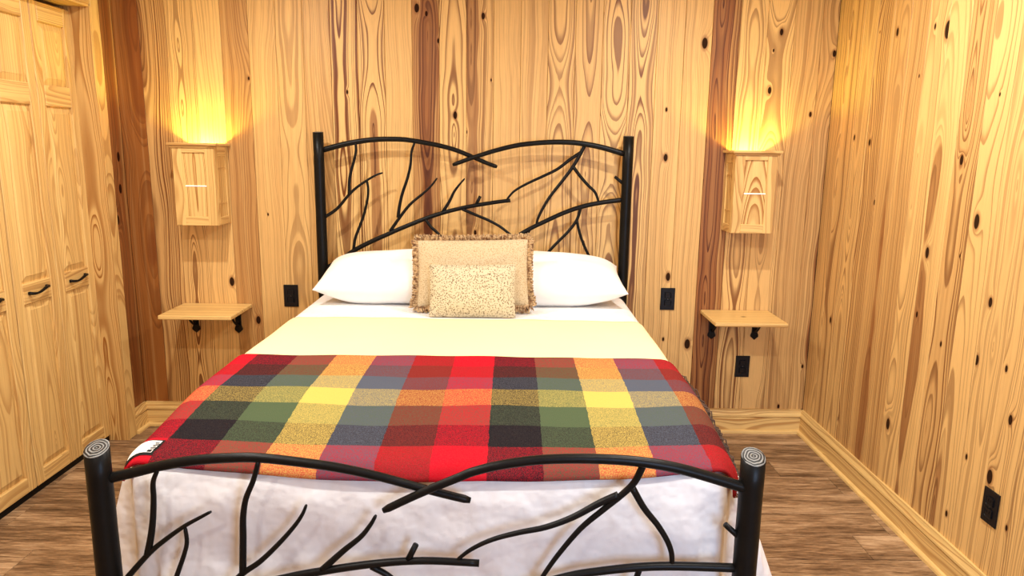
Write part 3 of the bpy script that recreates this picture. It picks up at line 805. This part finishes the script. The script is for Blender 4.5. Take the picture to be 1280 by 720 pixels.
# ------------------------------------------------------------------ pillows and cushions
def pillow_bm(w, d, t, nu=40, nv=28, pinch=0.05, p=2.6, q=0.55, seed=0):
    rs = random.Random(seed); ph = [rs.uniform(0, 6) for _ in range(6)]
    bm = bmesh.new()
    def P(u, v, sgn):
        cu = 1 - pinch * (1 - v * v) ** 1 * abs(u) ** 3
        cv = 1 - pinch * (1 - u * u) ** 1 * abs(v) ** 3
        h = (max(0, 1 - abs(u) ** p) * max(0, 1 - abs(v) ** p)) ** q
        wr = 1 + 0.04 * math.sin(5 * u + ph[0] + 2 * v) + 0.03 * math.sin(9 * v + ph[1] - 4 * u)
        return Vector((u * w / 2 * cu, v * d / 2 * cv, sgn * t / 2 * h * wr))
    top = [[bm.verts.new(P(math.sin(math.pi / 2 * (-1 + 2 * i / nu)), math.sin(math.pi / 2 * (-1 + 2 * j / nv)), 1)) for j in range(nv + 1)] for i in range(nu + 1)]
    bot = [[top[i][j] if i in (0, nu) or j in (0, nv) else bm.verts.new(P(math.sin(math.pi / 2 * (-1 + 2 * i / nu)), math.sin(math.pi / 2 * (-1 + 2 * j / nv)), -1)) for j in range(nv + 1)] for i in range(nu + 1)]
    for i in range(nu):
        for j in range(nv):
            bm.faces.new((top[i][j], top[i + 1][j], top[i + 1][j + 1], top[i][j + 1]))
            bm.faces.new((bot[i][j], bot[i][j + 1], bot[i + 1][j + 1], bot[i + 1][j]))
    return bm
def settle(o, floor_z):
    """flatten whatever would sink into the bed"""
    bpy.context.view_layer.update(); mw = o.matrix_world; inv = mw.inverted()
    for v in o.data.vertices:
        w = mw @ v.co
        if w.z < floor_z: w.z = floor_z + 0.03 * (w.z - floor_z); v.co = inv @ w
for s, lab in ((-1, 'plump white bed pillow on the closet side of the bed'), (1, 'plump white bed pillow on the side of the right wall')):
    o = obj('pillow', pillow_bm(0.745, 0.37, 0.245, seed=3 + s), PILLOWCASE, None, (s * 0.378 + 0.008, -0.305, 0.918), True, (math.radians(12), 0, math.radians(1.5 * s)))
    tag(o, lab, 'pillow', 'white bed pillows'); settle(o, MT + 0.004)
def edge_pts(w, d, pinch, n=40):
    pts = []
    def P(u, v):
        return Vector((u * w / 2 * (1 - pinch * (1 - v * v) * abs(u) ** 3), v * d / 2 * (1 - pinch * (1 - u * u) * abs(v) ** 3), 0))
    for i in range(n): pts.append(P(-1 + 2 * i / n, -1))
    for i in range(n): pts.append(P(1, -1 + 2 * i / n))
    for i in range(n): pts.append(P(1 - 2 * i / n, 1))
    for i in range(n): pts.append(P(-1, 1 - 2 * i / n))
    return pts
# large fringed cushion leaning against the pillows
LEAN = math.radians(74)
big = empty('fringed_cushion', (0.022, -0.525, 0.982)); big.rotation_euler = (LEAN, math.radians(-1.5), math.radians(-1.0))
tag(big, 'large cream cushion edged with tan brush fringe leaning on the pillows', 'cushion')
obj('cushion_body', pillow_bm(0.525, 0.315, 0.105, 34, 26, 0.03, seed=8), SPOT_BIG, big, (0, 0, 0), True)
def brush_fringe():
    bm = bmesh.new(); rf = random.Random(4)
    E = edge_pts(0.525, 0.315, 0.03, 130)
    nE = len(E)
    for i, p in enumerate(E):
        out = Vector((E[(i + 1) % nE].y - E[i - 1].y, -(E[(i + 1) % nE].x - E[i - 1].x), 0)).normalized()
        low = p.y < -0.12
        for k2 in range(3):
            L = rf.uniform(0.020, 0.032) * (1.25 if low else 1.0)
            tng = Vector((-out.y, out.x, 0))
            a = p - out * 0.004
            b_ = a + out * L * 0.6 + tng * rf.uniform(-.006, .006) + Vector((0, 0, rf.uniform(-.012, .016)))
            c = b_ + out * L * 0.4 + tng * rf.uniform(-.006, .006) + Vector((0, 0, rf.uniform(-.008, .008)))
            tube_into(bm, [a, b_, c], [0.0028, 0.0038, 0.0022], 4)
    return bm
bf = obj('brush_fringe', brush_fringe(), FRINGE, big); settle(bf, MT + 0.005)
tag(bf, 'tan and brown brush fringe', kind='stuff')
small = empty('speckled_cushion', (0.026, -0.634, 0.916)); small.rotation_euler = (math.radians(74), math.radians(-0.8), 0)
tag(small, 'small speckled cream cushion with piped edge in front of fringed cushion', 'cushion')
obj('cushion_body', pillow_bm(0.385, 0.236, 0.085, 34, 26, 0.035, seed=5), SPOT_SMALL, small, (0, 0, 0), True)
bm = bmesh.new(); E = edge_pts(0.387, 0.238, 0.035, 24); tube_into(bm, E + [E[0]], 0.0042, 8)
obj('piping', bm, SPOT_SMALL, small, (0, 0, 0), True)

for c_ in list(big.children) + list(small.children): settle(c_, MT + 0.005)
# ------------------------------------------------------------------ wall lamps, shelves, outlets
def make_sconce(x0, x1, z0, z1, label, seed):
    cx = (x0 + x1) / 2; D = 0.175; w = x1 - x0; h = z1 - z0
    root = empty('wall_sconce', (cx, 0, z0)); tag(root, label, 'wall lamp', 'pine box wall lamps')
    def piece(name, lo, hi, axis, parent=root, bev=0.0015, tone=0.06, con=0.5):
        c = [(a + b_) / 2 for a, b_ in zip(lo, hi)]
        o = obj(name, box_bm(*[abs(b_ - a) for a, b_ in zip(lo, hi)], bev), PINE_TRIM, parent, c)
        return rwood(o, axis, tone, con)
    hw = w / 2; T = 0.012
    piece('back_panel', (-hw + T, -T, 0.012), (hw - T, 0.0, h - 0.03), (0, 0, 1))
    piece('bottom', (-hw + T, -D + T, 0.0), (hw - T, 0.0, 0.012), (1, 0, 0))
    # front: frame of stiles and rails around a recessed panel
    st = 0.048
    pn = piece('front_panel', (-hw + st - 0.004, -D + 0.008, 0.02), (hw - st + 0.004, -D + 0.014, h - 0.02), (0, 0, 1), con=0.9)
    wood(pn, (0, 0, 1), 0.01 if seed % 2 else -0.005, 0.06, seed + 2.6, 0.04, 0, 1.0)
    piece('stile', (-hw, -D, 0), (-hw + st, -D + 0.014, h), (0, 0, 1)); piece('stile', (hw - st, -D, 0), (hw, -D + 0.014, h), (0, 0, 1))
    piece('rail', (-hw + st, -D, 0), (hw - st, -D + 0.014, 0.046), (1, 0, 0)); piece('rail', (-hw + st, -D, h - 0.034), (hw - st, -D + 0.014, h), (1, 0, 0))
    sl = obj('white_strip', box_bm(0.108, 0.004, 0.0036, 0.0005), STRIP_GLOW, root, (0.004, -D + 0.0065, h * 0.50)); tag(sl, 'thin white emissive strip')  # slim white emissive bar across the middle of the front panel
    # sides: frame and recessed panel
    for s in (-1, 1):
        xo, xi = s * hw, s * (hw - T)
        piece('side_panel', (xi, -D + 0.03, 0.02), (s * (hw - 0.006), -0.01, h - 0.02), (0, 0, 1), con=0.8)
        piece('side_stile', (xi, -D + 0.014, 0), (xo, -D + 0.042, h), (0, 0, 1)); piece('side_stile', (xi, -0.030, 0), (xo, 0.0, h), (0, 0, 1))
        piece('side_rail', (xi, -D + 0.042, 0), (xo, -0.030, 0.040), (0, 1, 0)); piece('side_rail', (xi, -D + 0.042, h - 0.050), (xo, -0.030, h), (0, 1, 0))
        for zz in (h * 0.27, h * 0.72):
            piece('side_bead', (s * (hw - 0.006), -D + 0.042, zz - 0.003), (s * (hw - 0.003), -0.030, zz + 0.003), (0, 1, 0), bev=0.0005, tone=0.4)
    # open cap rim: ogee moulding boards round the top
    o_ = 0.019
    def rim(lo, hi, axis): return piece('cap_rim', lo, hi, axis, bev=0.003, tone=0.2, con=0.6)
    rim((-hw - o_, -D - o_, h), (hw + o_, -D + 0.016, h + 0.014), (1, 0, 0))
    rim((-hw - o_, -D + 0.016, h), (-hw + 0.016, 0.0, h + 0.014), (0, 1, 0)); rim((hw - 0.016, -D + 0.016, h), (hw + o_, 0.0, h + 0.014), (0, 1, 0))
    rim((-hw - o_ * .5, -D - o_ * .5, h - 0.010), (hw + o_ * .5, -D, h), (1, 0, 0))
    # lamp inside
    bm = bmesh.new(); bmesh.ops.create_uvsphere(bm, u_segments=16, v_segments=10, radius=0.022)
    for v in bm.verts:
        if v.co.z < 0: v.co.z *= 1.5
    obj('bulb', bm, BULB, root, (0, -0.085, h - 0.085), True)
    bm = bmesh.new(); tube_into(bm, [(0, 0, 0), (0, 0, h - 0.13)], 0.013, 12); obj('lamp_holder', bm, PLASTIC, root, (0, -0.085, 0.012), True)
    l = bpy.data.lights.new('sconce_light', 'POINT'); l.energy = 16.0; l.color = (1.0, 0.93, 0.17); l.shadow_soft_size = 0.02
    lo = bpy.data.objects.new('sconce_light', l); link(lo, root); lo.location = (0, -0.085, h - 0.050)
    return root
make_sconce(-1.507, -1.296, 1.147, 1.547, 'glowing pine box wall lamp on the closet side of the headboard', 4.0)
make_sconce(1.320, 1.531, 1.144, 1.546, 'glowing pine box wall lamp near the right corner', 7.0)

def bracket(parent, x, z):
    # wall strap with spade end, arm under the shelf, diagonal curl
    bm = bmesh.new()
    prof = [(-0.015, 0.0), (-0.015, -0.102), (-0.021, -0.116), (-0.021, -0.126), (0.0, -0.144), (0.021, -0.126), (0.021, -0.116), (0.015, -0.102), (0.015, 0.0)]
    a = [bm.verts.new((px, -0.0, pz)) for px, pz in prof]; b_ = [bm.verts.new((px, -0.007, pz)) for px, pz in prof]
    nn = len(prof)
    for i in range(nn): bm.faces.new((a[i], a[(i + 1) % nn], b_[(i + 1) % nn], b_[i]))
    bm.faces.new(a[::-1]); bm.faces.new(b_)
    for lo, hi in (((-0.013, -0.22, -0.006), (0.013, 0.0, 0.0)),):
        q = box_bm(*[h - l for l, h in zip(lo, hi)], 0.001, [(l + h) / 2 for l, h in zip(lo, hi)])
        me = bpy.data.meshes.new('t'); q.to_mesh(me); q.free(); bm.from_mesh(me); bpy.data.meshes.remove(me)
    tube_into(bm, catmull([(0, -0.006, -0.095), (0, -0.035, -0.088), (0, -0.075, -0.055), (0, -0.10, -0.005)], 4), 0.006, 8)
    bmesh.ops.recalc_face_normals(bm, faces=bm.faces[:])
    return obj('bracket', bm, IRON, parent, (x, 0, z))
def make_shelf(x0, x1, z, label, bx, seed, knot):
    root = empty('wall_shelf', ((x0 + x1) / 2, 0, z - 0.13)); tag(root, label, 'shelf', 'pine bedside shelves')
    top = obj('shelf_board', box_bm(x1 - x0, 0.306, 0.022, 0.006, seg=3), PINE_TRIM, root, (0, -0.153, 0.13 - 0.011))
    wood(top, (1, 0, 0), 0.02, 0.03, seed, -0.15, 0.0, 0.5, knot)
    for b_ in bx: bracket(root, b_ - (x0 + x1) / 2, 0.13 - 0.022)
make_shelf(-1.581, -1.210, 0.704, 'small pine shelf on black brackets below the lamp on the closet side', (on_y(246, 412, 0).x, on_y(299, 413, 0).x), 3.0, ())
make_shelf(1.237, 1.607, 0.704, 'small pine shelf on black brackets below the lamp near the right corner', (on_y(889, 418, 0).x, on_y(942.5, 420, 0).x), 8.0, ((0.0, 0.0, 0.006),))

def make_outlet(loc, w, h, rotz, label):
    root = empty('wall_outlet', loc); root.rotation_euler = (0, 0, rotz); tag(root, label, 'outlet', 'black wall outlets')
    obj('cover_plate', box_bm(w, 0.006, h, 0.002, (0, -0.003, 0)), PLASTIC, root)
    for s in (-1, 1):
        r = obj('receptacle', box_bm(w * 0.46, 0.003, h * 0.27, 0.004 if w > .03 else .001, (0, -0.0070, 0)), PLASTIC, root, (0, 0, s * h * 0.17))
        for dx in (-0.006, 0.006): obj('slot', box_bm(0.0025, 0.001, 0.009, 0, (dx, -0.0088, 0.003)), SLOT_AND_GAP_SHADE_BLACK, r)
    bm = bmesh.new(); bmesh.ops.create_cone(bm, cap_ends=True, segments=10, radius1=0.003, radius2=0.0025, depth=0.002)
    obj('screw', bm, SCREW, root, (0, -0.0068, 0), rot=(math.pi / 2, 0, 0))
def on_back(x0, y0, x1, y1):
    a, b_ = on_y(x0, y0, 0), on_y(x1, y1, 0); return (a + b_) / 2, abs(b_.x - a.x), abs(b_.z - a.z)
for q, lab in (((354.7, 355, 373.5, 384), 'black outlet between the headboard and the closet side shelf'),
               ((824.8, 359.5, 843.8, 387.5), 'black outlet right beside the headboard, under a reddish knot'),
               ((918.3, 444, 937, 471.5), 'black outlet below the shelf near the right corner')):
    c, w, h = on_back(*q); make_outlet(c, 0.078, 0.122, 0, lab)
c = (on_x(1228, 632, XR) + on_x(1250, 637, XR)) / 2
c = on_x(1239, 634, XR)
make_outlet(c, 0.078, 0.122, -math.pi / 2, 'black outlet low on the right hand pine wall')
bpy.context.view_layer.update()
